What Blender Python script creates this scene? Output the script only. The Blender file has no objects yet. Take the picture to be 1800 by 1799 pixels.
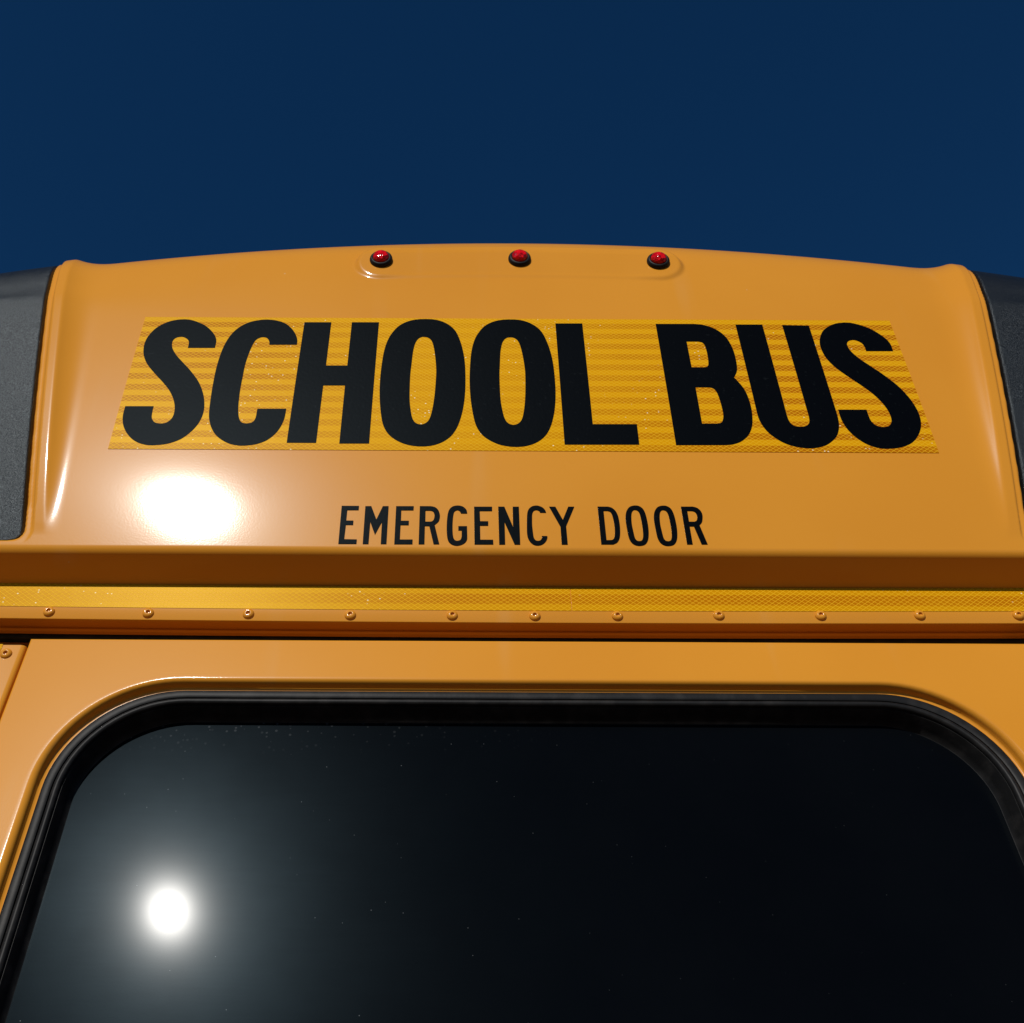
import bpy, bmesh, math, random
import numpy as np
from mathutils import Vector, Matrix
from mathutils.geometry import tessellate_polygon

scene = bpy.context.scene
col = scene.collection
random.seed(4)

# ------------------------------------------------------------------ camera
CAM = Vector((-.0706, -.8749, 1.9928))
PITCH, ROLL = math.radians(39.44), math.radians(-.279)
fw = Vector((0, math.cos(PITCH), math.sin(PITCH)))
rt0 = Vector((1, 0, 0)); dn0 = -rt0.cross(fw)
rt = math.cos(ROLL)*rt0 + math.sin(ROLL)*dn0
up = -(-math.sin(ROLL)*rt0 + math.cos(ROLL)*dn0)
cd = bpy.data.cameras.new('camera')
cam = bpy.data.objects.new('camera', cd); col.objects.link(cam)
cam.matrix_world = Matrix(((rt.x, up.x, -fw.x, CAM.x), (rt.y, up.y, -fw.y, CAM.y), (rt.z, up.z, -fw.z, CAM.z), (0, 0, 0, 1)))
cd.sensor_width = 36; cd.lens = 38.0; cd.shift_x = .0517
cd.clip_start = .02; cd.clip_end = 3000
scene.camera = cam

# ------------------------------------------------------------------ sky, sun, exposure
SUN = Vector((-.2425, -.8036, .5435)).normalized()
world = bpy.data.worlds.new('World'); scene.world = world; world.use_nodes = True
wn = world.node_tree; wn.nodes.clear()
sky = wn.nodes.new('ShaderNodeTexSky'); sky.sky_type = 'NISHITA'; sky.sun_disc = False
sky.sun_elevation = math.asin(SUN.z); sky.sun_rotation = math.atan2(SUN.x, SUN.y) % (2*math.pi)
sky.altitude = 2200; sky.air_density = 1.0; sky.dust_density = .0; sky.ozone_density = 6.0
bg = wn.nodes.new('ShaderNodeBackground'); bg.inputs[1].default_value = .070
wo = wn.nodes.new('ShaderNodeOutputWorld')
hs = wn.nodes.new('ShaderNodeHueSaturation'); hs.inputs['Saturation'].default_value = 1.20
wn.links.new(sky.outputs[0], hs.inputs['Color']); wn.links.new(hs.outputs[0], bg.inputs[0]); wn.links.new(bg.outputs[0], wo.inputs[0])
sl = bpy.data.lights.new('sun', 'SUN'); sl.energy = 5.0; sl.angle = math.radians(.53); sl.color = (1, .96, .90)
so = bpy.data.objects.new('sun', sl); col.objects.link(so)
so.rotation_euler = SUN.to_track_quat('Z', 'Y').to_euler(); so.location = SUN*40
vs = scene.view_settings
vs.view_transform = 'Standard'; vs.look = 'None'; vs.gamma = 1; vs.use_curve_mapping = False; vs.exposure = -.6

# ------------------------------------------------------------------ helpers
def mesh_obj(name, verts, faces, mat, parent=None, smooth=True, label=None):
    me = bpy.data.meshes.new(name)
    me.from_pydata([tuple(v) for v in verts], [], [tuple(f) for f in faces])
    me.validate()
    if smooth: me.shade_smooth()
    if mat: me.materials.append(mat)
    o = bpy.data.objects.new(name, me); col.objects.link(o)
    if parent: o.parent = parent
    if label: o['label'] = label
    return o
def sharp(o, deg=35):
    o.data.set_sharp_from_angle(angle=math.radians(deg)); return o
def box(name, x0, x1, y0, y1, z0, z1, mat, parent):
    vs_ = [(x, y, z) for x in (x0, x1) for y in (y0, y1) for z in (z0, z1)]
    fs = [(0, 1, 3, 2), (4, 6, 7, 5), (0, 4, 5, 1), (2, 3, 7, 6), (0, 2, 6, 4), (1, 5, 7, 3)]
    return mesh_obj(name, vs_, fs, mat, parent, smooth=False)
def lathe(prof, seg):
    """(radius, height) section turned about -Y; height is the way out of the bus"""
    v, f = [], []
    for r, h in prof:
        for k in range(seg):
            a = 2*math.pi*k/seg; v.append((r*math.cos(a), -h, r*math.sin(a)))
    for i in range(len(prof)-1):
        for k in range(seg):
            a, b = i*seg+k, i*seg+(k+1) % seg
            f.append((a, b, b+seg, a+seg))
    f.append(tuple(range(seg-1, -1, -1))); n = (len(prof)-1)*seg; f.append(tuple(range(n, n+seg)))
    return v, f
def extrude_x(name, sec, xs, mat, parent, sag=.0, deg=40):
    """closed (y, z) section swept along x; the rail hangs a little lower in the middle"""
    v, f, n = [], [], len(sec)
    for x in xs:
        for y, z in sec: v.append((x, y, z+sag*x*x))
    for i in range(len(xs)-1):
        for k in range(n):
            a, b = i*n+k, i*n+(k+1) % n
            f.append((a, a+n, b+n, b))
    f.append(tuple(range(n))); f.append(tuple(reversed(range((len(xs)-1)*n, len(xs)*n))))
    o = mesh_obj(name, v, f, mat, parent)
    bm = bmesh.new(); bm.from_mesh(o.data); bmesh.ops.recalc_face_normals(bm, faces=bm.faces); bm.to_mesh(o.data); bm.free()
    return sharp(o, deg)
def frange(a, b, d):
    n = max(1, round(abs(b-a)/d)); return [a+(b-a)*i/n for i in range(n+1)]

# ------------------------------------------------------------------ materials
class NT:
    def __init__(s, name):
        s.m = bpy.data.materials.new(name); s.m.use_nodes = True; s.t = s.m.node_tree
        s.p = s.t.nodes['Principled BSDF']; s.co = None
    def n(s, typ, **kw):
        nd = s.t.nodes.new(typ)
        for k, v in kw.items(): setattr(nd, k, v)
        return nd
    def l(s, a, b): s.t.links.new(a, b)
    def pos(s):
        if s.co is None: s.co = s.n('ShaderNodeTexCoord').outputs['Object']
        return s.co
    def math(s, op, a, b=None, c=None):
        nd = s.n('ShaderNodeMath', operation=op)
        for i, x in enumerate((a, b, c)):
            if x is None: continue
            if isinstance(x, (int, float)): nd.inputs[i].default_value = x
            else: s.l(x, nd.inputs[i])
        return nd.outputs[0]
    def noise(s, scale, detail=2, rough=.5, vec=None):
        nd = s.n('ShaderNodeTexNoise'); nd.inputs['Scale'].default_value = scale
        nd.inputs['Detail'].default_value = detail; nd.inputs['Roughness'].default_value = rough
        s.l(vec if vec is not None else s.pos(), nd.inputs['Vector']); return nd.outputs['Fac']
    def voro(s, scale, vec=None, feature='F1'):
        nd = s.n('ShaderNodeTexVoronoi', feature=feature); nd.inputs['Scale'].default_value = scale
        s.l(vec if vec is not None else s.pos(), nd.inputs['Vector']); return nd
    def ramp(s, fac, lo, hi, a=0., b=1.):
        nd = s.n('ShaderNodeMapRange', interpolation_type='SMOOTHSTEP')
        s.l(fac, nd.inputs[0])
        for i, x in enumerate((lo, hi, a, b)): nd.inputs[i+1].default_value = x
        return nd.outputs[0]
    def mix(s, fac, a, b):
        nd = s.n('ShaderNodeMix', data_type='RGBA')
        for sock, x in ((nd.inputs[0], fac), (nd.inputs[6], a), (nd.inputs[7], b)):
            if isinstance(x, (int, float)): sock.default_value = x
            elif isinstance(x, tuple): sock.default_value = (*x, 1)
            else: s.l(x, sock)
        return nd.outputs[2]
    def bump(s, h, dist, strength=1., normal=None):
        nd = s.n('ShaderNodeBump'); nd.inputs['Distance'].default_value = dist; nd.inputs['Strength'].default_value = strength
        s.l(h, nd.inputs['Height'])
        if normal is not None: s.l(normal, nd.inputs['Normal'])
        return nd.outputs['Normal']
    def scaled(s, x, y, z):
        nd = s.n('ShaderNodeMapping'); nd.inputs['Scale'].default_value = (x, y, z); s.l(s.pos(), nd.inputs['Vector']); return nd.outputs[0]
    def set(s, **kw):
        for k, v in kw.items():
            i = s.p.inputs[k.replace('_', ' ')]
            if isinstance(v, tuple): i.default_value = (*v, 1) if len(v) == 3 else v
            elif isinstance(v, (int, float)): i.default_value = v
            else: s.l(v, i)
        return s

def paint():
    m = NT('bus_yellow_paint')
    big = m.noise(3.0, 3); base = m.mix(m.ramp(big, .3, .7), (.655, .262, .022), (.69, .285, .026))
    # fine dust that has settled on the paint, and sparse pale nicks
    d = m.ramp(m.noise(420, 3, .7), .66, .80, 0, .10)
    v = m.voro(34, m.scaled(1, 1, .7)); w = m.n('ShaderNodeSeparateXYZ'); m.l(v.outputs['Color'], w.inputs[0])
    nick = m.math('MULTIPLY', m.ramp(v.outputs['Distance'], .050, .028), m.ramp(w.outputs[0], .80, .82, 0, .45))
    run = m.math('MULTIPLY', m.ramp(m.noise(26, 2, .5, m.scaled(1, 1, .06)), .55, .78), m.ramp(m.noise(5, 1), .45, .65, 0, .10))
    base = m.mix(m.math('MAXIMUM', m.math('MAXIMUM', d, nick), run), base, (.62, .45, .25))
    wave = m.bump(m.noise(7, 1, .4), .0004, .45)
    peel = m.bump(m.noise(520, 2, .5), .00004, .48, wave)
    m.set(Base_Color=base, Roughness=.29, Specular_IOR_Level=.085, Specular_Tint=(.62, .86, 1.0), Coat_Weight=.34, Coat_Roughness=.092, Normal=peel)
    m.l(peel, m.p.inputs['Coat Normal'])
    return m.m
def sheeting(name, x_band, dark_rows):
    """yellow prismatic film: a net of fine sealed diamonds over rows of prism cells"""
    m = NT(name)
    sp = m.n('ShaderNodeSeparateXYZ'); m.l(m.pos(), sp.inputs[0]); x, z = sp.outputs[0], sp.outputs[2]
    px, pz = .0068, .0049
    def line(sign):
        a = m.math('MULTIPLY', x, 1/px); b = m.math('MULTIPLY', z, sign/pz)
        c = m.math('FRACT', m.math('ADD', a, b)); return m.math('ABSOLUTE', m.math('SUBTRACT', c, .5))
    net = m.math('MAXIMUM', line(1), line(-1)); net = m.ramp(net, .395, .45)
    if dark_rows == 'sign':
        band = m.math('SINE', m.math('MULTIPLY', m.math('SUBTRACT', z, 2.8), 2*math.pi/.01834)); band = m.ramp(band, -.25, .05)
        view_sheen = m.math('ADD', m.ramp(x, -.1, .38, .22, 1.0), m.ramp(x, -.36, -.10, .65, .0))  # viewing-angle sheen painted into the colour: band contrast changes along x
    else:
        band = m.ramp(m.math('ABSOLUTE', m.math('SUBTRACT', z, dark_rows)), .0058, .0068, 1, 0)
        view_sheen = m.math('ADD', m.ramp(x, -.38, -.05, .15, .75), 0.0)  # same painted sheen on the tape, bands washed out towards the left
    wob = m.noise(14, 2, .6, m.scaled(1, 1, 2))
    view_sheen = m.math('MULTIPLY', view_sheen, m.ramp(wob, .25, .6, .75, 1.0))
    band = m.math('MULTIPLY', band, view_sheen)
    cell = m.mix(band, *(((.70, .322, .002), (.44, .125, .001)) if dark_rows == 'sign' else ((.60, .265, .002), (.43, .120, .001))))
    netc = m.mix(m.math('MULTIPLY', net, .85), cell, (.80, .44, .016))
    # prism glints painted into the colour of random single cells
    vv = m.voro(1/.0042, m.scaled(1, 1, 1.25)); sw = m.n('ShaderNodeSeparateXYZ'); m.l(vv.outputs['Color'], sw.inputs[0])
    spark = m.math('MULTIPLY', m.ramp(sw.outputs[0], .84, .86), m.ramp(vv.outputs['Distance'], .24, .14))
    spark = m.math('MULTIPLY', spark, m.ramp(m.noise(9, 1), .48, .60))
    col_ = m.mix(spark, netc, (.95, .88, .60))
    nb = m.bump(net, .00012, .5)
    nb2 = m.bump(m.noise(90, 2), .00010, .5, nb)
    m.set(Base_Color=col_, Roughness=.32, Specular_IOR_Level=.12, Normal=nb2, Specular_Tint=(1, .72, .04), Coat_Weight=.0)
    return m.m
def vinyl():
    m = NT('black_vinyl_film')
    d = m.ramp(m.noise(160, 3, .65), .60, .78, 0, .14)
    scr = m.ramp(m.noise(500, 1, .5, m.scaled(.10, 1, 1)), .68, .78, 0, .25)
    sp = m.n('ShaderNodeSeparateXYZ'); m.l(m.pos(), sp.inputs[0]); left = m.ramp(sp.outputs[0], -.36, -.47)
    d = m.math('MAXIMUM', d, m.math('MULTIPLY', scr, left))
    m.set(Base_Color=m.mix(d, (.0012, .0016, .0026), (.045, .055, .06)), Roughness=.42, Specular_IOR_Level=.028, Specular_Tint=(.6, .85, 1.0), Normal=m.bump(m.noise(260, 2), .00012, .6))
    return m.m
def grain_plastic():
    m = NT('black_grained_plastic')
    g = m.noise(760, 3, .85); f = m.ramp(g, .15, .85)
    m.set(Base_Color=m.mix(f, (.003, .0035, .004), (.010, .012, .013)), Roughness=.34, Specular_IOR_Level=m.math('MULTIPLY', m.math('POWER', f, 1.3), 1.0), Specular_Tint=(.84, .95, 1.0), Normal=m.bump(g, .0006, 1.0))
    return m.m
def rubber():
    m = NT('black_rubber')
    m.set(Base_Color=m.mix(m.ramp(m.noise(60, 3), .4, .75), (.010, .010, .010), (.022, .021, .020)), Roughness=.46, Specular_IOR_Level=.13, Normal=m.bump(m.noise(300, 2), .0002, .4))
    return m.m
def tinted_glass():
    m = NT('dark_tinted_glass')
    # dust, dried water spots near the top edge, and single specks
    sp = m.n('ShaderNodeSeparateXYZ'); m.l(m.pos(), sp.inputs[0])
    film = m.ramp(m.noise(5, 4, .6), .3, .75, .0005, .002)
    spot = m.voro(230); w = m.n('ShaderNodeSeparateXYZ'); m.l(spot.outputs['Color'], w.inputs[0])
    ring = m.math('MULTIPLY', m.ramp(spot.outputs['Distance'], .36, .22), m.ramp(w.outputs[0], .72, .80))
    near = m.math('MULTIPLY', m.ramp(sp.outputs[2], 2.455, 2.495), m.ramp(sp.outputs[0], .05, -.35))
    spots = m.math('MULTIPLY', m.math('MULTIPLY', ring, near), .07)
    fine = m.voro(260); w2 = m.n('ShaderNodeSeparateXYZ'); m.l(fine.outputs['Color'], w2.inputs[0])
    speck = m.math('MULTIPLY', m.ramp(fine.outputs['Distance'], .13, .06), m.ramp(w2.outputs[0], .965, .975))
    speck = m.math('MULTIPLY', speck, m.ramp(sp.outputs[0], .15, -.3, .05, .35))
    dust = m.math('ADD', film, m.math('MAXIMUM', spots, speck))
    # wiping left faint slanting smears that scatter the sun a little more or less
    rot = m.n('ShaderNodeMapping'); rot.inputs['Rotation'].default_value = (0, math.radians(22), 0); rot.inputs['Scale'].default_value = (6, 1, 90); m.l(m.pos(), rot.inputs['Vector'])
    smear = m.noise(3.0, 4, .65, rot.outputs[0]); patch = m.noise(9, 3, .6)
    lvl = m.math('MULTIPLY', m.math('MULTIPLY', m.ramp(smear, .25, .75, .965, 1.035), m.ramp(patch, .3, .7, .9, 1.1)), .0165)
    m.set(Base_Color=m.mix(dust, (.0012, .0018, .0028), (.45, .48, .50)), Roughness=.25, Specular_IOR_Level=lvl, Specular_Tint=(.46, .78, 1.0), Coat_Weight=.027, Coat_Roughness=.11, Coat_IOR=1.5,
          Normal=m.bump(m.noise(900, 3, .7), .00002, .3))
    return m.m
def red_lens():
    m = NT('red_lens_plastic')
    v = m.voro(300); w = m.n('ShaderNodeSeparateXYZ'); m.l(v.outputs['Color'], w.inputs[0])
    m.set(Base_Color=m.mix(w.outputs[0], (.90, .005, .008), (.28, .001, .002)), Roughness=.05, Specular_IOR_Level=.35,
          Normal=m.bump(v.outputs['Distance'], .0012, .7))
    return m.m
def bounce_ground():
    m = NT('brown_bounce_ground')  # unseen ground, its brown assumed to give warm bounce on the undersides
    g = m.noise(90, 4, .7)
    m.set(Base_Color=m.mix(m.ramp(g, .35, .7), (.08, .040, .020), (.125, .066, .035)), Roughness=.9, Normal=m.bump(g, .004, .6))
    return m.m
def plain(name, c, r):
    m = NT(name); m.set(Base_Color=m.mix(m.ramp(m.noise(30, 3), .35, .7), c, tuple(x*1.4 for x in c)), Roughness=r); return m.m
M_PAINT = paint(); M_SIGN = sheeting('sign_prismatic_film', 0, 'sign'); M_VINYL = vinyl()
M_GRAIN = grain_plastic(); M_RUBBER = rubber(); M_GLASS = tinted_glass(); M_RED = red_lens()
M_GROUND = bounce_ground(); M_DARK = plain('dark_underbody', (.012, .012, .013), .7)

# ------------------------------------------------------------------ letter outlines: (x, z, corner) in tenths of a millimetre on the rear cap
BIG = {
    'S': [
        [(-3634, 29635, 1), (-3639, 29784, 0), (-3701, 29914, 0), (-3817, 30045, 0), (-3970, 30133, 0), (-4096, 30156, 0), (-4247, 30122, 0), (-4384, 30014, 0), (-4460, 29869, 0), (-4488, 29726, 0), (-4477, 29573, 0), (-4440, 29448, 0), (-4375, 29325, 0), (-4265, 29180, 0), (-4158, 29050, 0), (-4062, 28921, 0), (-3989, 28783, 0), (-3946, 28647, 0), (-3936, 28536, 0), (-3950, 28458, 0), (-3995, 28397, 0), (-4065, 28381, 0), (-4132, 28403, 0), (-4173, 28468, 0), (-4184, 28556, 0), (-4185, 28650, 1), (-4508, 28648, 1), (-4505, 28488, 0), (-4466, 28335, 0), (-4390, 28207, 0), (-4293, 28113, 0), (-4174, 28062, 0), (-4063, 28056, 0), (-3926, 28080, 0), (-3795, 28148, 0), (-3695, 28265, 0), (-3629, 28406, 0), (-3605, 28560, 0), (-3619, 28717, 0), (-3661, 28877, 0), (-3738, 29052, 0), (-3857, 29231, 0), (-3963, 29365, 0), (-4070, 29501, 0), (-4139, 29626, 0), (-4160, 29728, 0), (-4146, 29793, 0), (-4100, 29827, 0), (-4040, 29827, 0), (-3981, 29781, 0), (-3959, 29717, 0), (-3957, 29633, 1)],
    ],
    'C': [
        [(-2660, 29699, 1), (-2665, 29794, 0), (-2699, 29896, 0), (-2757, 29998, 0), (-2839, 30086, 0), (-2941, 30138, 0), (-3060, 30159, 0), (-3165, 30148, 0), (-3286, 30105, 0), (-3390, 30015, 0), (-3461, 29904, 0), (-3515, 29745, 0), (-3550, 29533, 0), (-3566, 29258, 0), (-3563, 28954, 0), (-3552, 28698, 0), (-3538, 28524, 0), (-3518, 28427, 0), (-3485, 28330, 0), (-3425, 28224, 0), (-3343, 28142, 0), (-3248, 28084, 0), (-3140, 28056, 0), (-3044, 28059, 0), (-2942, 28081, 0), (-2843, 28134, 0), (-2765, 28222, 0), (-2714, 28323, 0), (-2683, 28444, 0), (-2675, 28542, 0), (-2674, 28620, 1), (-3002, 28618, 1), (-3003, 28552, 0), (-3004, 28491, 0), (-3015, 28436, 0), (-3042, 28403, 0), (-3085, 28390, 0), (-3130, 28393, 0), (-3164, 28417, 0), (-3188, 28465, 0), (-3207, 28539, 0), (-3221, 28638, 0), (-3230, 28763, 0), (-3237, 28943, 0), (-3236, 29140, 0), (-3234, 29342, 0), (-3214, 29549, 0), (-3187, 29705, 0), (-3159, 29784, 0), (-3116, 29823, 0), (-3074, 29832, 0), (-3034, 29818, 0), (-3007, 29778, 0), (-2994, 29735, 0), (-2991, 29696, 1)],
    ],
    'H': [
        [(-2609, 30112, 1), (-2280, 30114, 1), (-2281, 29335, 1), (-2031, 29337, 1), (-2029, 30116, 1), (-1697, 30118, 1), (-1704, 28094, 1), (-2034, 28092, 1), (-2034, 29001, 1), (-2285, 28999, 1), (-2290, 28100, 1), (-2616, 28100, 1)],
    ],
    'O': [
        [(-1123, 30184, 0), (-1006, 30172, 0), (-899, 30123, 0), (-811, 30042, 0), (-753, 29946, 0), (-709, 29809, 0), (-671, 29624, 0), (-647, 29415, 0), (-639, 29172, 0), (-642, 28909, 0), (-660, 28680, 0), (-691, 28494, 0), (-735, 28337, 0), (-796, 28217, 0), (-883, 28129, 0), (-987, 28076, 0), (-1100, 28056, 0), (-1222, 28065, 0), (-1337, 28103, 0), (-1445, 28178, 0), (-1519, 28272, 0), (-1570, 28403, 0), (-1604, 28611, 0), (-1625, 28838, 0), (-1633, 29098, 0), (-1626, 29367, 0), (-1609, 29603, 0), (-1575, 29788, 0), (-1529, 29919, 0), (-1457, 30044, 0), (-1363, 30127, 0), (-1249, 30173, 0)],
        [(-1139, 29852, 0), (-1091, 29838, 0), (-1052, 29792, 0), (-1026, 29706, 0), (-1007, 29579, 0), (-991, 29413, 0), (-982, 29250, 0), (-985, 29063, 0), (-994, 28855, 0), (-1009, 28678, 0), (-1031, 28529, 0), (-1056, 28449, 0), (-1090, 28406, 0), (-1134, 28387, 0), (-1179, 28396, 0), (-1215, 28430, 0), (-1243, 28503, 0), (-1263, 28626, 0), (-1278, 28777, 0), (-1283, 28969, 0), (-1283, 29194, 0), (-1274, 29383, 0), (-1264, 29577, 0), (-1245, 29719, 0), (-1218, 29798, 0), (-1182, 29841, 0)],
    ],
    'L': [
        [(461, 30112, 1), (791, 30115, 1), (791, 28403, 1), (1287, 28406, 1), (1284, 28097, 1), (457, 28092, 1)],
    ],
    'B': [
        [(1688, 30113, 1), (2151, 30116, 1), (2255, 30102, 0), (2355, 30058, 0), (2441, 29985, 0), (2510, 29876, 0), (2547, 29747, 0), (2565, 29619, 0), (2568, 29466, 0), (2559, 29329, 0), (2538, 29248, 0), (2498, 29167, 1), (2550, 29061, 0), (2588, 28957, 0), (2610, 28816, 0), (2615, 28652, 0), (2600, 28492, 0), (2573, 28370, 0), (2524, 28263, 0), (2465, 28191, 0), (2395, 28138, 0), (2311, 28106, 0), (2231, 28097, 1), (1689, 28093, 1)],
        [(2025, 29789, 1), (2164, 29790, 1), (2209, 29773, 0), (2231, 29730, 0), (2240, 29659, 0), (2241, 29533, 0), (2234, 29422, 0), (2222, 29367, 0), (2200, 29343, 0), (2166, 29337, 1), (2025, 29336, 1)],
        [(2025, 28998, 1), (2183, 28999, 1), (2226, 28981, 0), (2255, 28929, 0), (2272, 28826, 0), (2281, 28675, 0), (2279, 28551, 0), (2262, 28477, 0), (2237, 28435, 0), (2190, 28421, 1), (2021, 28420, 1)],
    ],
    'U': [
        [(2664, 30108, 1), (2993, 30110, 1), (2999, 28568, 1), (3005, 28482, 0), (3025, 28422, 0), (3063, 28389, 0), (3115, 28379, 0), (3169, 28386, 0), (3209, 28411, 0), (3235, 28459, 0), (3244, 28533, 1), (3234, 30102, 1), (3560, 30094, 1), (3572, 28547, 1), (3563, 28437, 0), (3541, 28341, 0), (3499, 28245, 0), (3434, 28168, 0), (3351, 28104, 0), (3247, 28066, 0), (3140, 28056, 0), (3030, 28073, 0), (2924, 28113, 0), (2831, 28182, 0), (2751, 28276, 0), (2699, 28383, 0), (2673, 28492, 0), (2667, 28590, 1)],
    ],
}
SMALL = {
    'E1': [
        [(-1946, 27224, 1), (-1764, 27224, 1), (-1765, 27170, 1), (-1884, 27169, 1), (-1886, 27032, 1), (-1811, 27032, 1), (-1811, 26977, 1), (-1886, 26977, 1), (-1892, 26795, 1), (-1761, 26793, 1), (-1762, 26738, 1), (-1948, 26737, 1)],
    ],
    'M': [
        [(-1696, 27221, 1), (-1633, 27222, 1), (-1571, 27049, 1), (-1511, 27222, 1), (-1451, 27223, 1), (-1453, 26738, 1), (-1511, 26738, 1), (-1512, 27018, 1), (-1577, 26854, 1), (-1634, 27018, 1), (-1638, 26737, 1), (-1697, 26737, 1)],
    ],
    'E2': [
        [(-1371, 27223, 1), (-1185, 27224, 1), (-1187, 27171, 1), (-1315, 27170, 1), (-1314, 27033, 1), (-1231, 27033, 1), (-1231, 26978, 1), (-1316, 26978, 1), (-1317, 26794, 1), (-1185, 26795, 1), (-1185, 26737, 1), (-1372, 26736, 1)],
    ],
    'R1': [
        [(-1121, 27225, 1), (-1005, 27225, 1), (-960, 27212, 0), (-927, 27177, 0), (-909, 27123, 0), (-909, 27075, 0), (-921, 27026, 0), (-960, 26982, 1), (-908, 26739, 1), (-967, 26738, 1), (-1016, 26967, 1), (-1062, 26967, 1), (-1062, 26738, 1), (-1121, 26737, 1)],
        [(-1060, 27167, 1), (-1007, 27167, 1), (-981, 27156, 0), (-966, 27123, 0), (-964, 27088, 0), (-972, 27048, 0), (-990, 27028, 0), (-1012, 27023, 1), (-1059, 27023, 1)],
    ],
    'G': [
        [(-621, 27132, 1), (-627, 27175, 0), (-652, 27210, 0), (-685, 27230, 0), (-727, 27235, 0), (-769, 27225, 0), (-802, 27194, 0), (-821, 27143, 0), (-830, 27073, 0), (-834, 26983, 0), (-833, 26895, 0), (-826, 26817, 0), (-811, 26769, 0), (-778, 26735, 0), (-729, 26721, 0), (-680, 26733, 0), (-643, 26760, 0), (-623, 26799, 0), (-621, 26847, 1), (-623, 26968, 1), (-713, 26967, 1), (-713, 26913, 1), (-678, 26913, 1), (-678, 26837, 1), (-688, 26798, 0), (-717, 26782, 0), (-745, 26788, 0), (-762, 26817, 0), (-771, 26875, 0), (-774, 26964, 0), (-772, 27043, 0), (-766, 27113, 0), (-756, 27154, 0), (-727, 27174, 0), (-702, 27164, 0), (-685, 27132, 1)],
    ],
    'E3': [
        [(-548, 27221, 1), (-358, 27222, 1), (-359, 27166, 1), (-489, 27165, 1), (-486, 27032, 1), (-401, 27032, 1), (-402, 26976, 1), (-487, 26975, 1), (-486, 26797, 1), (-353, 26797, 1), (-352, 26739, 1), (-545, 26738, 1)],
    ],
    'N': [
        [(-293, 27223, 1), (-228, 27223, 1), (-143, 26962, 1), (-140, 27223, 1), (-75, 27224, 1), (-75, 26739, 1), (-132, 26739, 1), (-230, 27021, 1), (-230, 26739, 1), (-291, 26738, 1)],
    ],
    'C2': [
        [(210, 27147, 1), (201, 27180, 0), (175, 27215, 0), (138, 27235, 0), (105, 27240, 0), (63, 27228, 0), (30, 27194, 0), (12, 27143, 0), (5, 27058, 0), (0, 26919, 0), (4, 26841, 0), (23, 26783, 0), (58, 26742, 0), (103, 26728, 0), (152, 26741, 0), (190, 26779, 0), (208, 26823, 0), (209, 26847, 1), (152, 26847, 1), (151, 26818, 0), (134, 26793, 0), (109, 26786, 0), (85, 26795, 0), (69, 26827, 0), (63, 26880, 0), (57, 26988, 0), (59, 27068, 0), (63, 27128, 0), (77, 27167, 0), (107, 27181, 0), (136, 27169, 0), (147, 27147, 1)],
    ],
    'Y': [
        [(245, 27226, 1), (311, 27226, 1), (381, 27055, 1), (447, 27227, 1), (510, 27227, 1), (411, 26976, 1), (415, 26742, 1), (353, 26742, 1), (352, 26965, 1)],
    ],
    'D': [
        [(757, 27230, 1), (869, 27230, 1), (908, 27214, 0), (942, 27174, 0), (963, 27112, 0), (971, 27033, 0), (971, 26946, 0), (963, 26860, 0), (949, 26809, 0), (925, 26770, 0), (883, 26746, 1), (761, 26746, 1)],
        [(816, 27174, 1), (858, 27174, 1), (886, 27161, 0), (901, 27125, 0), (912, 27050, 0), (916, 26954, 0), (911, 26877, 0), (899, 26825, 0), (881, 26804, 0), (862, 26800, 1), (819, 26799, 1)],
    ],
    'o1': [
        [(1150, 27247, 0), (1197, 27239, 0), (1234, 27203, 0), (1254, 27140, 0), (1264, 27052, 0), (1267, 26956, 0), (1260, 26861, 0), (1243, 26793, 0), (1210, 26747, 0), (1158, 26731, 0), (1109, 26740, 0), (1072, 26775, 0), (1052, 26835, 0), (1044, 26929, 0), (1039, 27025, 0), (1042, 27104, 0), (1059, 27175, 0), (1097, 27229, 0)],
        [(1145, 27189, 0), (1173, 27180, 0), (1192, 27145, 0), (1201, 27078, 0), (1206, 26982, 0), (1206, 26904, 0), (1201, 26844, 0), (1186, 26801, 0), (1160, 26789, 0), (1132, 26797, 0), (1115, 26831, 0), (1106, 26912, 0), (1099, 26999, 0), (1101, 27086, 0), (1110, 27149, 0), (1126, 27180, 0)],
    ],
    'R2': [
        [(1638, 27235, 1), (1763, 27236, 1), (1806, 27220, 0), (1838, 27184, 0), (1852, 27135, 0), (1847, 27082, 0), (1834, 27034, 0), (1804, 26996, 1), (1858, 26752, 1), (1796, 26752, 1), (1744, 26979, 1), (1700, 26979, 1), (1704, 26751, 1), (1646, 26751, 1)],
        [(1699, 27179, 1), (1749, 27179, 1), (1777, 27166, 0), (1793, 27130, 0), (1793, 27090, 0), (1782, 27055, 0), (1758, 27039, 1), (1701, 27039, 1)],
    ],
}

# ------------------------------------------------------------------ ground
g = mesh_obj('ground', [(-60, -60, 0), (60, -60, 0), (60, 60, 0), (-60, 60, 0)], [(0, 1, 2, 3)], M_GROUND)
g['kind'] = 'structure'

# ------------------------------------------------------------------ the bus
bus = bpy.data.objects.new('school_bus', None); col.objects.link(bus)
bus['label'] = 'yellow school bus seen from behind with black lettering over its emergency door'
bus['category'] = 'bus'

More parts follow.
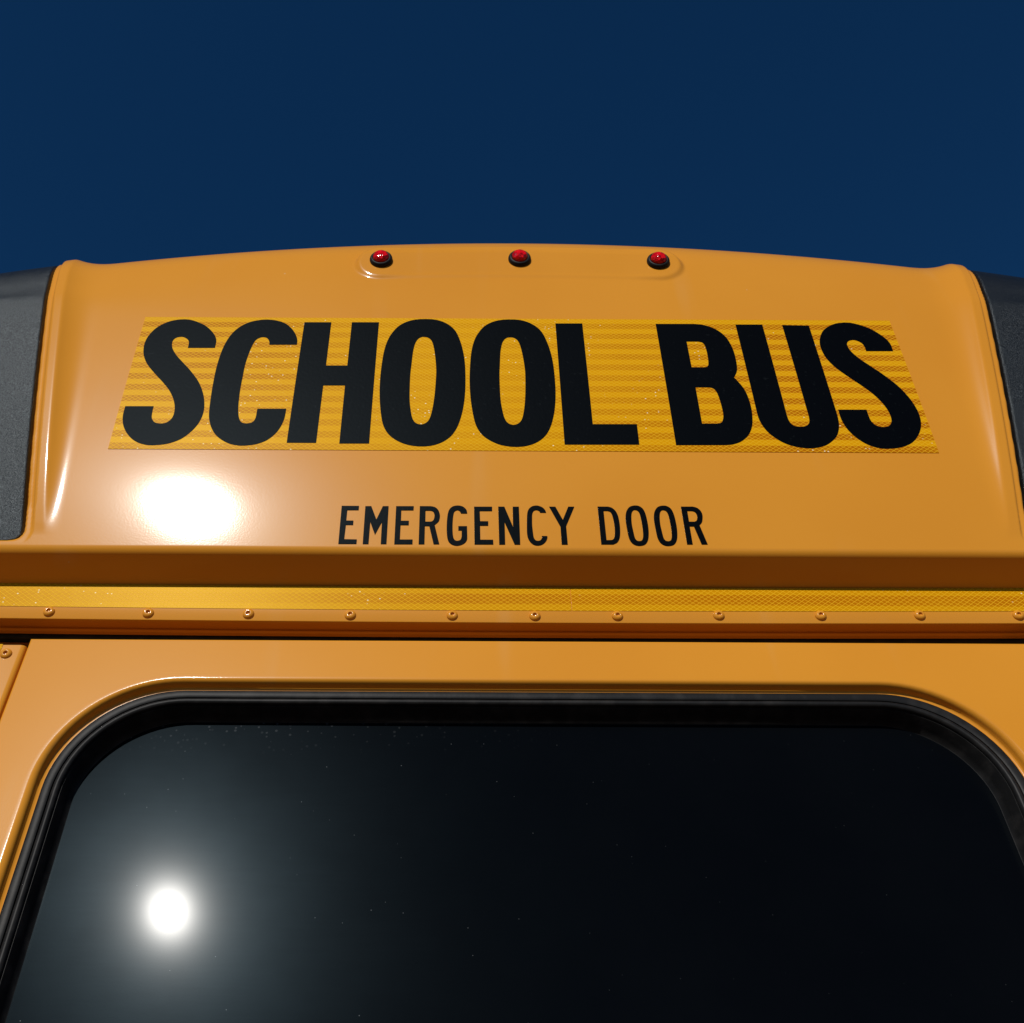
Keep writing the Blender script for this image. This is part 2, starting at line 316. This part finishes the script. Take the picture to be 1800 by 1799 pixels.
# rear cap section: (arc length from the sign's middle, elevation of the outward normal in degrees)
KN_UP = [(0, 0), (.10, .8), (.19, 3.0), (.236, 7.0), (.262, 14.0), (.312, 38.0), (.368, 66.0), (.42, 79.0), (.60, 86.0), (1.2, 89.0), (6.0, 90.0)]
KN_DN = [(0, 0), (.11, -1.3), (.19, -2.8), (.2388, -3.4), (.2495, -61.0), (.2852, -63.0), (.2872, 0.0), (.4, 0.0)]
ZC = 2.91
def march(kn, k, smax, ds=.0005):
    n = round(smax/ds)
    a = np.radians(np.interp((np.arange(n)+.5)*ds, [p[0] for p in kn], [p[1] for p in kn]))
    y = np.concatenate([[0], np.cumsum(k*np.sin(a)*ds)]); z = ZC+np.concatenate([[0], np.cumsum(k*np.cos(a)*ds)])
    return np.arange(n+1)*ds*k, y, z, np.concatenate([[0], a])
u_, d_ = march(KN_UP, 1, 5.0), march(KN_DN, -1, .335)
S_T, Y_T, Z_T, A_T = [np.concatenate([d[::-1], u[1:]]) for u, d in zip(u_, d_)]
WALL_Y = float(Y_T[0])                                     # plane the header rail lies on
k0, k1 = np.searchsorted(S_T, -.2388), np.searchsorted(S_T, .30)
def face_y(z): return float(np.interp(z, Z_T[k0:k1], Y_T[k0:k1]))
def sstep(x, a, b):
    t = np.clip((x-a)/(b-a), 0, 1); return t*t*(3-2*t)
def smin(a, b, k):
    h = np.clip(.5+.5*(b-a)/k, 0, 1); return b+(a-b)*h-k*h*(1-h)
PAD_X, PAD_Z = .006, 3.141
def crest(z): return .5016+.170*(z-2.69)
def rib_height(z): return .0108*(1-(1-np.clip((z-2.684)/(3.13-2.684), 0, 1))**2.5)
def panel_dist(ax, z):
    """signed distance to the outline of a black lamp panel (negative inside)"""
    qx, qz, r = crest(z)+.0225-ax, 2.6775-z, .014
    ex, ez = np.maximum(qx+r, 0), np.maximum(qz+r, 0)
    return np.hypot(ex, ez)+np.minimum(np.maximum(qx+r, qz+r), 0)-r
def cap_points(x, s, panel=None):
    """surface of the rear cap and roof; panel = height over the pocket for the black lamp panels"""
    x, s = np.broadcast_arrays(np.asarray(x, float), np.asarray(s, float))
    y, z, a = np.interp(s, S_T, Y_T), np.interp(s, S_T, Z_T), np.interp(s, S_T, A_T)
    ax = np.abs(x); drop = .170*x*x+1.7*np.maximum(ax-.78, 0)**2
    zf = z-drop*sstep(z, 3.025, 3.15)*(1-sstep(ax, .66, .95))
    face = sstep(s, -.2388, -.21)*(1-sstep(s, .36, .48))
    A = rib_height(zf); u = ax-crest(zf)
    w = .018+.040*np.clip((zf-2.69)/.46, 0, 1)
    v = np.clip(1+u/w, 0, 1.6)
    rib = smin(A*v**2.7, A*(1-.012*np.maximum(u, 0)/.0125), .0014*np.clip(A/.006, 0, 1)+1e-6)
    disp = np.maximum(rib, 0)
    if panel is None:
        d = panel_dist(ax, zf)
        disp = disp-.0045*(1-sstep(d, .0088, .0110))*(.35+.65*sstep(zf, 2.68, 2.73))-.011*(1-sstep(d, .0006, .0020))
        # flat pad that carries the three marker lamps
        dx = np.maximum(np.abs(x-PAD_X)-.177, 0); pd = np.hypot(dx, z-PAD_Z)-.036
        want = np.clip(y-.0046, 0, .0048)+.0008+.0018*sstep(np.abs(x-PAD_X), .13, .19)
        disp = disp+want*(1-sstep(pd, -.006, .0025))
    else:
        disp = disp+panel
    disp = disp*face
    y = y-np.cos(a)*disp; z = z+np.sin(a)*disp
    z0 = z
    near = drop*sstep(z0, 3.025, 3.15)
    far = drop*np.clip((z0-2.70)/.5, 0, 1.02)
    t = sstep(ax, .66, .95)
    z = z0-(near*(1-t)+far*t)
    y = y+.55*np.maximum(ax-.66, 0)**2*(1-sstep(s, .4, 1.0))
    return np.stack([x, y, z], -1)
def grid_obj(name, xs, ss, mat, parent, **kw):
    X, S = np.meshgrid(xs, ss); P = cap_points(X, S, **kw); n = len(xs)
    V = P.reshape(-1, 3); i, j = np.meshgrid(np.arange(n-1), np.arange(len(ss)-1)); a = (j*n+i).ravel()
    F = np.stack([a, a+1, a+n+1, a+n], 1)
    me = bpy.data.meshes.new(name); me.from_pydata(V.tolist(), [], F.tolist()); me.shade_smooth(); me.materials.append(mat)
    o = bpy.data.objects.new(name, me); col.objects.link(o); o.parent = parent; return o
half = frange(0, .168, .006)[:-1]+frange(.168, .232, .0022)[:-1]+frange(.232, .45, .006)[:-1]+frange(.45, .625, .00125)[:-1]+frange(.625, 1.2, .0125)
XS = [-x for x in reversed(half[1:])]+half
SS = frange(-.322, -.290, .008)[:-1]+frange(-.290, -.2835, .0005)[:-1]+frange(-.2835, -.252, .003)[:-1]+frange(-.252, -.2345, .0006)[:-1]+frange(-.2345, -.19, .0014)[:-1] \
    + frange(-.19, .17, .006)[:-1]+frange(.17, .34, .0022)[:-1]+frange(.34, .60, .010)
cap = grid_obj('rear_cap', XS, SS, M_PAINT, bus)
cap['label'] = 'glossy yellow rear cap panel with raised ribs'
roof = grid_obj('roof', frange(-1.2, 1.2, .03), frange(.60, 4.6, .1), M_PAINT, bus)
ridx = lambda L: L

# black grained panels that flank the cap
def lamp_panel(side):
    xs_u = frange(0, .014, .0014)[:-1]+frange(.014, .60, .012)
    zs = frange(0, .014, .0014)[:-1]+frange(.014, .41, .01)[:-1]+frange(.41, .56, .005)[:-1]+frange(.56, .75, .015)
    V, F = [], []
    n = len(xs_u)
    rows = []
    s_bot = float(np.interp(2.6775, Z_T[k0:k1], S_T[k0:k1]))
    for layer, depth in ((0, -.0048), (1, -.013)):
        for sz in zs:
            s = s_bot+sz
            zc = float(np.interp(s, S_T, Z_T))
            for xu in xs_u:
                r = .014; inset = 0.
                if sz < r: inset = r-math.sqrt(max(r*r-(r-sz)**2, 0))
                ax = .56+xu
                for _ in range(4): ax = float(crest(min(zc, 3.25)-(.170*ax*ax*float(sstep(zc, 3.025, 3.15)) if xu < .03 else .052*float(sstep(zc, 3.025, 3.15)))))+.0243+inset+xu*(1-inset/.6)
                edge = min(1.0, min(xu, sz if xu > r else sz+max(0, r-xu)*.3)/.0028)
                soft = .0016*(1-math.sqrt(max(0, 1-(1-edge)**2))) if layer == 0 else 0
                p = cap_points(side*min(ax, 1.195), s, panel=depth-soft)
                V.append(tuple(p.tolist()))
    m = len(zs); N = n*m
    for j in range(m-1):
        for i in range(n-1):
            a = j*n+i; F.append((a, a+1, a+n+1, a+n)); F.append((N+a, N+a+n, N+a+n+1, N+a+1))
    rim = [i for i in range(n)]+[j*n+n-1 for j in range(1, m)]+[(m-1)*n+i for i in range(n-2, -1, -1)]+[j*n for j in range(m-2, 0, -1)]
    for a, b in zip(rim, rim[1:]+rim[:1]): F.append((b, a, N+a, N+b))
    if side < 0: F = [tuple(reversed(f)) for f in F]
    return mesh_obj('lamp_panel', V, F, M_GRAIN, bus, label='grained black plastic lamp panel')
for sd in (-1, 1): sharp(lamp_panel(sd), 60)

# ------------------------------------------------------------------ decals on the cap
def outline(loop, step=3):
    """control points (0.1 mm, corner flag) to a polyline, rounded between corners"""
    P = [Vector((p[0]*1e-4, p[1]*1e-4)) for p in loop]; C = [p[2] for p in loop]; n = len(P); out = []
    for i in range(n):
        a, b = P[i], P[(i+1) % n]; out.append(a)
        if C[i] and C[(i+1) % n]: continue
        p0 = P[i-1] if not C[i] else a-(b-a)*.5
        p3 = P[(i+2) % n] if not C[(i+1) % n] else b+(b-a)*.5
        for k in range(1, step+1):
            t = k/(step+1)
            out.append(.5*((2*a)+(b-p0)*t+(2*p0-5*a+4*b-p3)*t*t+(3*a-3*b+p3-p0)*t**3))
    return out
def decal(name, loops, mat, parent, lift, thick, label):
    polys = [outline(L) for L in loops]
    flat = [p for q in polys for p in q]
    bm = bmesh.new()
    bv = [bm.verts.new((p.x, 0, p.y)) for p in flat]
    for t in tessellate_polygon([[Vector((p.x, p.y, 0)) for p in q] for q in polys]):
        try: bm.faces.new([bv[i] for i in t])
        except ValueError: pass
    zs = [p.y for p in flat]
    z = min(zs)+.008
    while z < max(zs):
        bmesh.ops.bisect_plane(bm, geom=bm.verts[:]+bm.edges[:]+bm.faces[:], plane_co=(0, 0, z), plane_no=(0, 0, 1)); z += .010
    bmesh.ops.recalc_face_normals(bm, faces=bm.faces)
    if sum(f.normal.y*f.calc_area() for f in bm.faces) > 0: bmesh.ops.reverse_faces(bm, faces=bm.faces)
    r = bmesh.ops.extrude_face_region(bm, geom=bm.faces[:])
    top = {v for v in r['geom'] if isinstance(v, bmesh.types.BMVert)}
    for v in bm.verts: v.co.y = face_y(v.co.z)-(lift+thick if v in top else lift)
    bmesh.ops.recalc_face_normals(bm, faces=bm.faces)
    me = bpy.data.meshes.new(name); bm.to_mesh(me); bm.free(); me.materials.append(mat)
    me.shade_smooth(); me.set_sharp_from_angle(angle=math.radians(30))
    o = bpy.data.objects.new(name, me); col.objects.link(o); o.parent = parent; o['label'] = label
    return o
def sheet(name, x0, x1, z0, z1, mat, parent, lift, label):
    xs, zs = [x0, x1], frange(z0, z1, .010)
    V = [(x, face_y(z)-l, z) for l in (lift, -.0001) for z in zs for x in xs]; n = 2*len(zs); F = []
    for j in range(len(zs)-1):
        a = 2*j; F += [(a, a+1, a+3, a+2), (n+a, n+a+2, n+a+3, n+a+1), (a, a+2, n+a+2, n+a), (a+1, n+a+1, n+a+3, a+3)]
    F += [(0, n, n+1, 1), (n-2, n-1, 2*n-1, 2*n-2)]
    return sharp(mesh_obj(name, V, F, mat, parent, label=label), 30)
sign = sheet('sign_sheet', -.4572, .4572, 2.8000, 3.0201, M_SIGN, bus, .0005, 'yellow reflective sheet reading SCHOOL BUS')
for ch, dx in (('S', 0), ('C', 0), ('H', 0), ('O', 0), ('O', 1042), ('L', 0), ('B', 0), ('U', 0), ('S', 8108)):
    decal('letter', [[(p[0]+dx, p[1], p[2]) for p in L] for L in BIG[ch]], M_VINYL, sign, .00045, .00035, 'large black letter '+ch)
for key, dx in (('E1', 0), ('M', 0), ('E2', 0), ('R1', 0), ('G', 0), ('E3', 0), ('N', 0), ('C2', 0), ('Y', 0), ('D', 0), ('o1', 0), ('o1', 297), ('R2', 0)):
    decal('letter', [[(p[0]+dx, p[1], p[2]) for p in L] for L in SMALL[key]], M_VINYL, cap, -.0001, .0007, 'small black letter '+key[0].upper())

# ------------------------------------------------------------------ marker lamps
bv_, bf_ = lathe([(.0138, -.004), (.0148, .0005), (.0148, .0022), (.0142, .0040), (.0130, .0054), (.0116, .0060), (.0108, .0057), (.0103, .0046)], 32)
lv_, lf_ = lathe([(.0102, .003), (.0102, .0062), (.0097, .0082), (.0085, .0099), (.0064, .0112), (.0036, .0119), (.0010, .0121)], 28)
base0 = lens0 = None
for x in (-.1733, .0066, .1862):
    s_l = float(np.interp(3.1405, Z_T[k0:k1], S_T[k0:k1])); p = cap_points(x, s_l)
    if base0 is None:
        base0 = mesh_obj('marker_lamp', bv_, bf_, M_RUBBER, bus); lens0 = mesh_obj('lens', lv_, lf_, M_RED, base0); b, l = base0, lens0
        base0.data.set_sharp_from_angle(angle=math.radians(50))
    else:
        b, l = base0.copy(), lens0.copy(); col.objects.link(b); col.objects.link(l); l.parent = b
    b.location = Vector(p.tolist()); b.rotation_euler = (math.radians(3), random.uniform(0, 2), 0)
    b['label'] = 'small round marker lamp in a black rubber ring'; l['label'] = 'red faceted lens'

# ------------------------------------------------------------------ header rail, tape, bolts
RY, SAG = WALL_Y-.0030, .0085
xs_r = frange(-.80, .80, .02)
rail = extrude_x('header_rail', [(WALL_Y+.001, 2.6458), (RY+.0010, 2.6458), (RY+.0003, 2.6455), (RY, 2.6448), (RY, 2.6026), (RY+.0004, 2.6018), (RY+.0012, 2.6015), (RY+.015, 2.6015), (RY+.017, 2.6030), (RY+.017, 2.6062), (WALL_Y+.001, 2.6062)], xs_r, M_PAINT, bus, SAG)
for x0, x1 in ((-.80, .0447), (.0455, .80)):
    tape = extrude_x('reflective_tape', [(RY+.0002, 2.6446), (RY-.0004, 2.6446), (RY-.0004, 2.6160), (RY+.0002, 2.6160)], frange(x0, x1, .02), sheeting('tape_prismatic_film', 0, 2.6302), bus, SAG)
    tape['label'] = 'yellow reflective tape along the header rail'
extrude_x('door_header', [(RY+.012, 2.6085), (RY+.022, 2.6085), (RY+.0225, 2.6042), (RY+.0245, 2.6026), (RY+.030, 2.6026), (RY+.0315, 2.6045), (RY+.060, 2.6060), (RY+.060, 2.64), (RY+.012, 2.64)], xs_r, M_PAINT, bus, SAG, 30)
tube = [(RY+.0375+.0062*math.cos(a), 2.6035+.0062*math.sin(a)) for a in np.linspace(0, 2*math.pi, 13)[:-1]]
extrude_x('door_weatherstrip', tube, xs_r, M_RUBBER, bus, SAG)
sock = lathe([(.0058, -.001), (.0059, .0004), (.0056, .0014), (.0048, .0025), (.0036, .0032), (.0026, .0034), (.0021, .0032), (.00185, .0015), (.0006, .0012)], 20)
bolt0 = None
def add_bolt(x, z, y, parent, tilt=0):
    global bolt0
    if bolt0 is None:
        b = bolt0 = mesh_obj('bolt', *sock, M_PAINT, parent); sharp(b, 50)
    else:
        b = bolt0.copy(); col.objects.link(b); b.parent = parent
    b.location = (x, y, z); b.rotation_euler = (tilt+random.uniform(-.07, .07), random.uniform(0, 6), random.uniform(-.07, .07))
    return b
for x, z in ((-.4876, 2.6112), (-.3864, 2.6101), (-.2844, 2.6096), (-.1807, 2.6089), (-.0770, 2.6091), (.0070, 2.6089), (.0910, 2.6094), (.1943, 2.6107), (.2981, 2.6110), (.3992, 2.6119), (.4998, 2.6125)):
    add_bolt(x, z+.0005, RY, rail)

# ------------------------------------------------------------------ emergency door (its face leans in at the top by seven and a half degrees)
LEAN = math.radians(7.5); DZ, DY = 2.5800, RY
def dpt(x, w, d):
    """x across, w up along the door face from its top edge, d depth into the bus"""
    return (x, DY+w*math.sin(LEAN)+d*math.cos(LEAN), DZ+w*math.cos(LEAN)-d*math.sin(LEAN))
def rrect(hw, top, r, bot, d, n=18):
    pts = []
    for cx, cz, a0 in ((hw-r, top-r, 0), (-(hw-r), top-r, 90), (-(hw-r), bot+r, 180), (hw-r, bot+r, 270)):
        for k in range(n+1):
            a = math.radians(a0+90*k/n); pts.append((cx+r*math.cos(a), cz+r*math.sin(a), d))
    for side in ():
        pass
    return pts
def rings_obj(name, rings, mat, parent, close=False, deg=45, label=None):
    V, F, n = [], [], len(rings[0])
    for R in rings: V += [dpt(*p) for p in R]
    seq = list(range(len(rings)-1))
    for i in seq:
        for k in range(n):
            a, b = i*n+k, i*n+(k+1) % n; F.append((a, a+n, b+n, b))
    if close: F.append(tuple((len(rings)-1)*n+k for k in range(n)))
    o = mesh_obj(name, V, F, mat, parent, label=label)
    bm = bmesh.new(); bm.from_mesh(o.data); bmesh.ops.recalc_face_normals(bm, faces=bm.faces)
    bm.to_mesh(o.data); bm.free()
    return sharp(o, deg)
BOT = -.72
HW, TOP, RAD = .4535, -.0480, .118
def rec(inset, d): return rrect(HW-inset, TOP-inset*.72, RAD-inset, BOT+inset, d)
def door_skin():
    hw, top, bot = .4985, 0., -1.75
    V, F = [], []
    # flat skin round the window, then the rolled edge into the window recess
    outer = [(-hw+.002, bot+.002), (hw-.002, bot+.002), (hw-.002, top-.002), (-hw+.002, top-.002)]
    hole = [(p[0], p[1]) for p in rec(-.003, 0)]
    tri = tessellate_polygon([[Vector((x, w, 0)) for x, w in outer], [Vector((x, w, 0)) for x, w in hole]])
    V += [dpt(x, w, 0) for x, w in outer+hole]
    bm = bmesh.new(); bv = [bm.verts.new(v) for v in V]
    nrm = Vector((0, -math.cos(LEAN), math.sin(LEAN)))
    for t in tri:
        f = bm.faces.new([bv[i] for i in t]); f.normal_update()
        if f.normal.dot(nrm) < 0: f.normal_flip()
    def strip(rings, closed=True):
        R = [[bm.verts.new(dpt(*p)) for p in r] for r in rings]; n = len(rings[0])
        for a, b in zip(R, R[1:]):
            for k in range(n): bm.faces.new([a[k], b[k], b[(k+1) % n], a[(k+1) % n]])
    prof = [(-.003, 0), (0, 0)]
    r_c = .0065
    for k in range(1, 9):
        a = math.radians(80*k/8); prof.append((r_c*math.sin(a), r_c*(1-math.cos(a))))
    prof += [(.0071, .0085), (.0079, .0098), (.0104, .0105), (.0135, .0106), (.024, .0106)]
    strip([rec(i, d) for i, d in prof])
    e = [(hw-.002, 0.), (hw-.0006, .0006), (hw, .002), (hw, .032)]
    def rect(h, d):
        k = hw-h; return [(-h, bot+k, d), (h, bot+k, d), (h, top-k, d), (-h, top-k, d)]
    strip([rect(h, d) for h, d in e])
    me = bpy.data.meshes.new('emergency_door'); bm.to_mesh(me); bm.free()
    me.materials.append(M_PAINT); me.shade_smooth(); me.set_sharp_from_angle(angle=math.radians(50))
    o = bpy.data.objects.new('emergency_door', me); col.objects.link(o); o.parent = bus; return o
door = door_skin(); door['label'] = 'yellow emergency door with a large rounded window'
# rubber glazing seal: flat outer lip, groove, rounded bead, deep inner lip
SHW, STOP, SRAD = .4420, -.0582, .110
def seal(i, d): return rrect(SHW-i, STOP-i, SRAD-i*.8, BOT+.012+i, d)
prof = [(-.0005, .0108), (0, .0078), (.0008, .0066), (.0022, .0062), (.0070, .0060), (.0086, .0068), (.0090, .0092), (.0096, .0092), (.0100, .0066), (.0112, .0050), (.0130, .0042), (.0148, .0046), (.0160, .0058), (.0166, .0080), (.0166, .0092), (.0172, .0092), (.0178, .0105), (.0205, .0200), (.0225, .0262), (.0235, .0270), (.0300, .0275)]
rings_obj('window_seal', [seal(i, d) for i, d in prof], M_RUBBER, door, deg=50, label='black rubber glazing seal')
gl = [seal(.0190, .0268), seal(.0190, .0310)]
V = [dpt(*p) for r in gl for p in r]; n = len(gl[0])
F = [tuple(range(n)), tuple(range(2*n-1, n-1, -1))]+[(k, k+n, (k+1) % n+n, (k+1) % n) for k in range(n)]
glass = mesh_obj('window_pane', V, F, M_GLASS, door, smooth=False, label='dark tinted glass pane')
bm = bmesh.new(); bm.from_mesh(glass.data); bmesh.ops.recalc_face_normals(bm, faces=bm.faces); bm.to_mesh(glass.data); bm.free()

# ------------------------------------------------------------------ rear wall either side of the door, body, wheels
for sd in (-1, 1):
    prof_x = [(.5008, .026), (.5008, .0040), (.5014, .0018), (.5030, .0006), (.5055, 0), (.75, 0), (1.0, .02), (1.2, .12), (1.2, .15), (.75, .03)]
    V = []
    for w, k in ((-.0078, .0015), (-.0088, 0.), (-2.05, 0)):
        V += [dpt(sd*x, w, d+k) for x, d in prof_x]
    n = len(prof_x); F = [tuple(range(n)), tuple(range(2*n, 3*n))]
    for j in range(2):
        for k in range(n): F.append((j*n+k, j*n+(k+1) % n, (j+1)*n+(k+1) % n, (j+1)*n+k))
    wall = mesh_obj('rear_wall', V, F, M_PAINT, bus)
    bm = bmesh.new(); bm.from_mesh(wall.data); bmesh.ops.recalc_face_normals(bm, faces=bm.faces); bm.to_mesh(wall.data); bm.free()
    sharp(wall, 40)
    if sd < 0: add_bolt(*[dpt(-.5165, -.0205, 0)[i] for i in (0, 2, 1)], wall, -LEAN)
    V = [dpt(sd*x, w, d) for d in (-.0005, .001) for w in (-.0082, -1.9) for x in (.5232, .5740)]
    F = [(0, 1, 3, 2), (4, 6, 7, 5), (0, 4, 5, 1), (2, 3, 7, 6), (0, 2, 6, 4), (1, 5, 7, 3)]
    t = mesh_obj('reflective_tape', V, F, bpy.data.materials['tape_prismatic_film'], bus, smooth=False, label='yellow reflective tape beside the door')
box('door_frame', -1.15, 1.15, WALL_Y+.085, WALL_Y+.10, 2.30, 2.70, M_DARK, bus)
for sd in (-1, 1):
    box('side_wall', min(sd*1.17, sd*1.2), max(sd*1.17, sd*1.2), .24, 4.5, .55, 2.66, M_PAINT, bus)
box('floor_pan', -1.17, 1.17, -.02, 4.5, .55, .62, M_DARK, bus)
box('rear_bumper', -1.2, 1.2, -.30, -.05, .48, .76, M_DARK, bus)
wv, wf = lathe([(.16, -.13), (.30, -.14), (.46, -.13), (.50, -.10), (.50, .10), (.46, .13), (.30, .14), (.16, .10)], 40)
for sd in (-1, 1):
    wh = mesh_obj('wheel', wv, wf, M_RUBBER, bus); sharp(wh, 40)
    wh.rotation_euler = (0, 0, math.pi/2); wh.location = (sd*1.02, 2.4, .50)
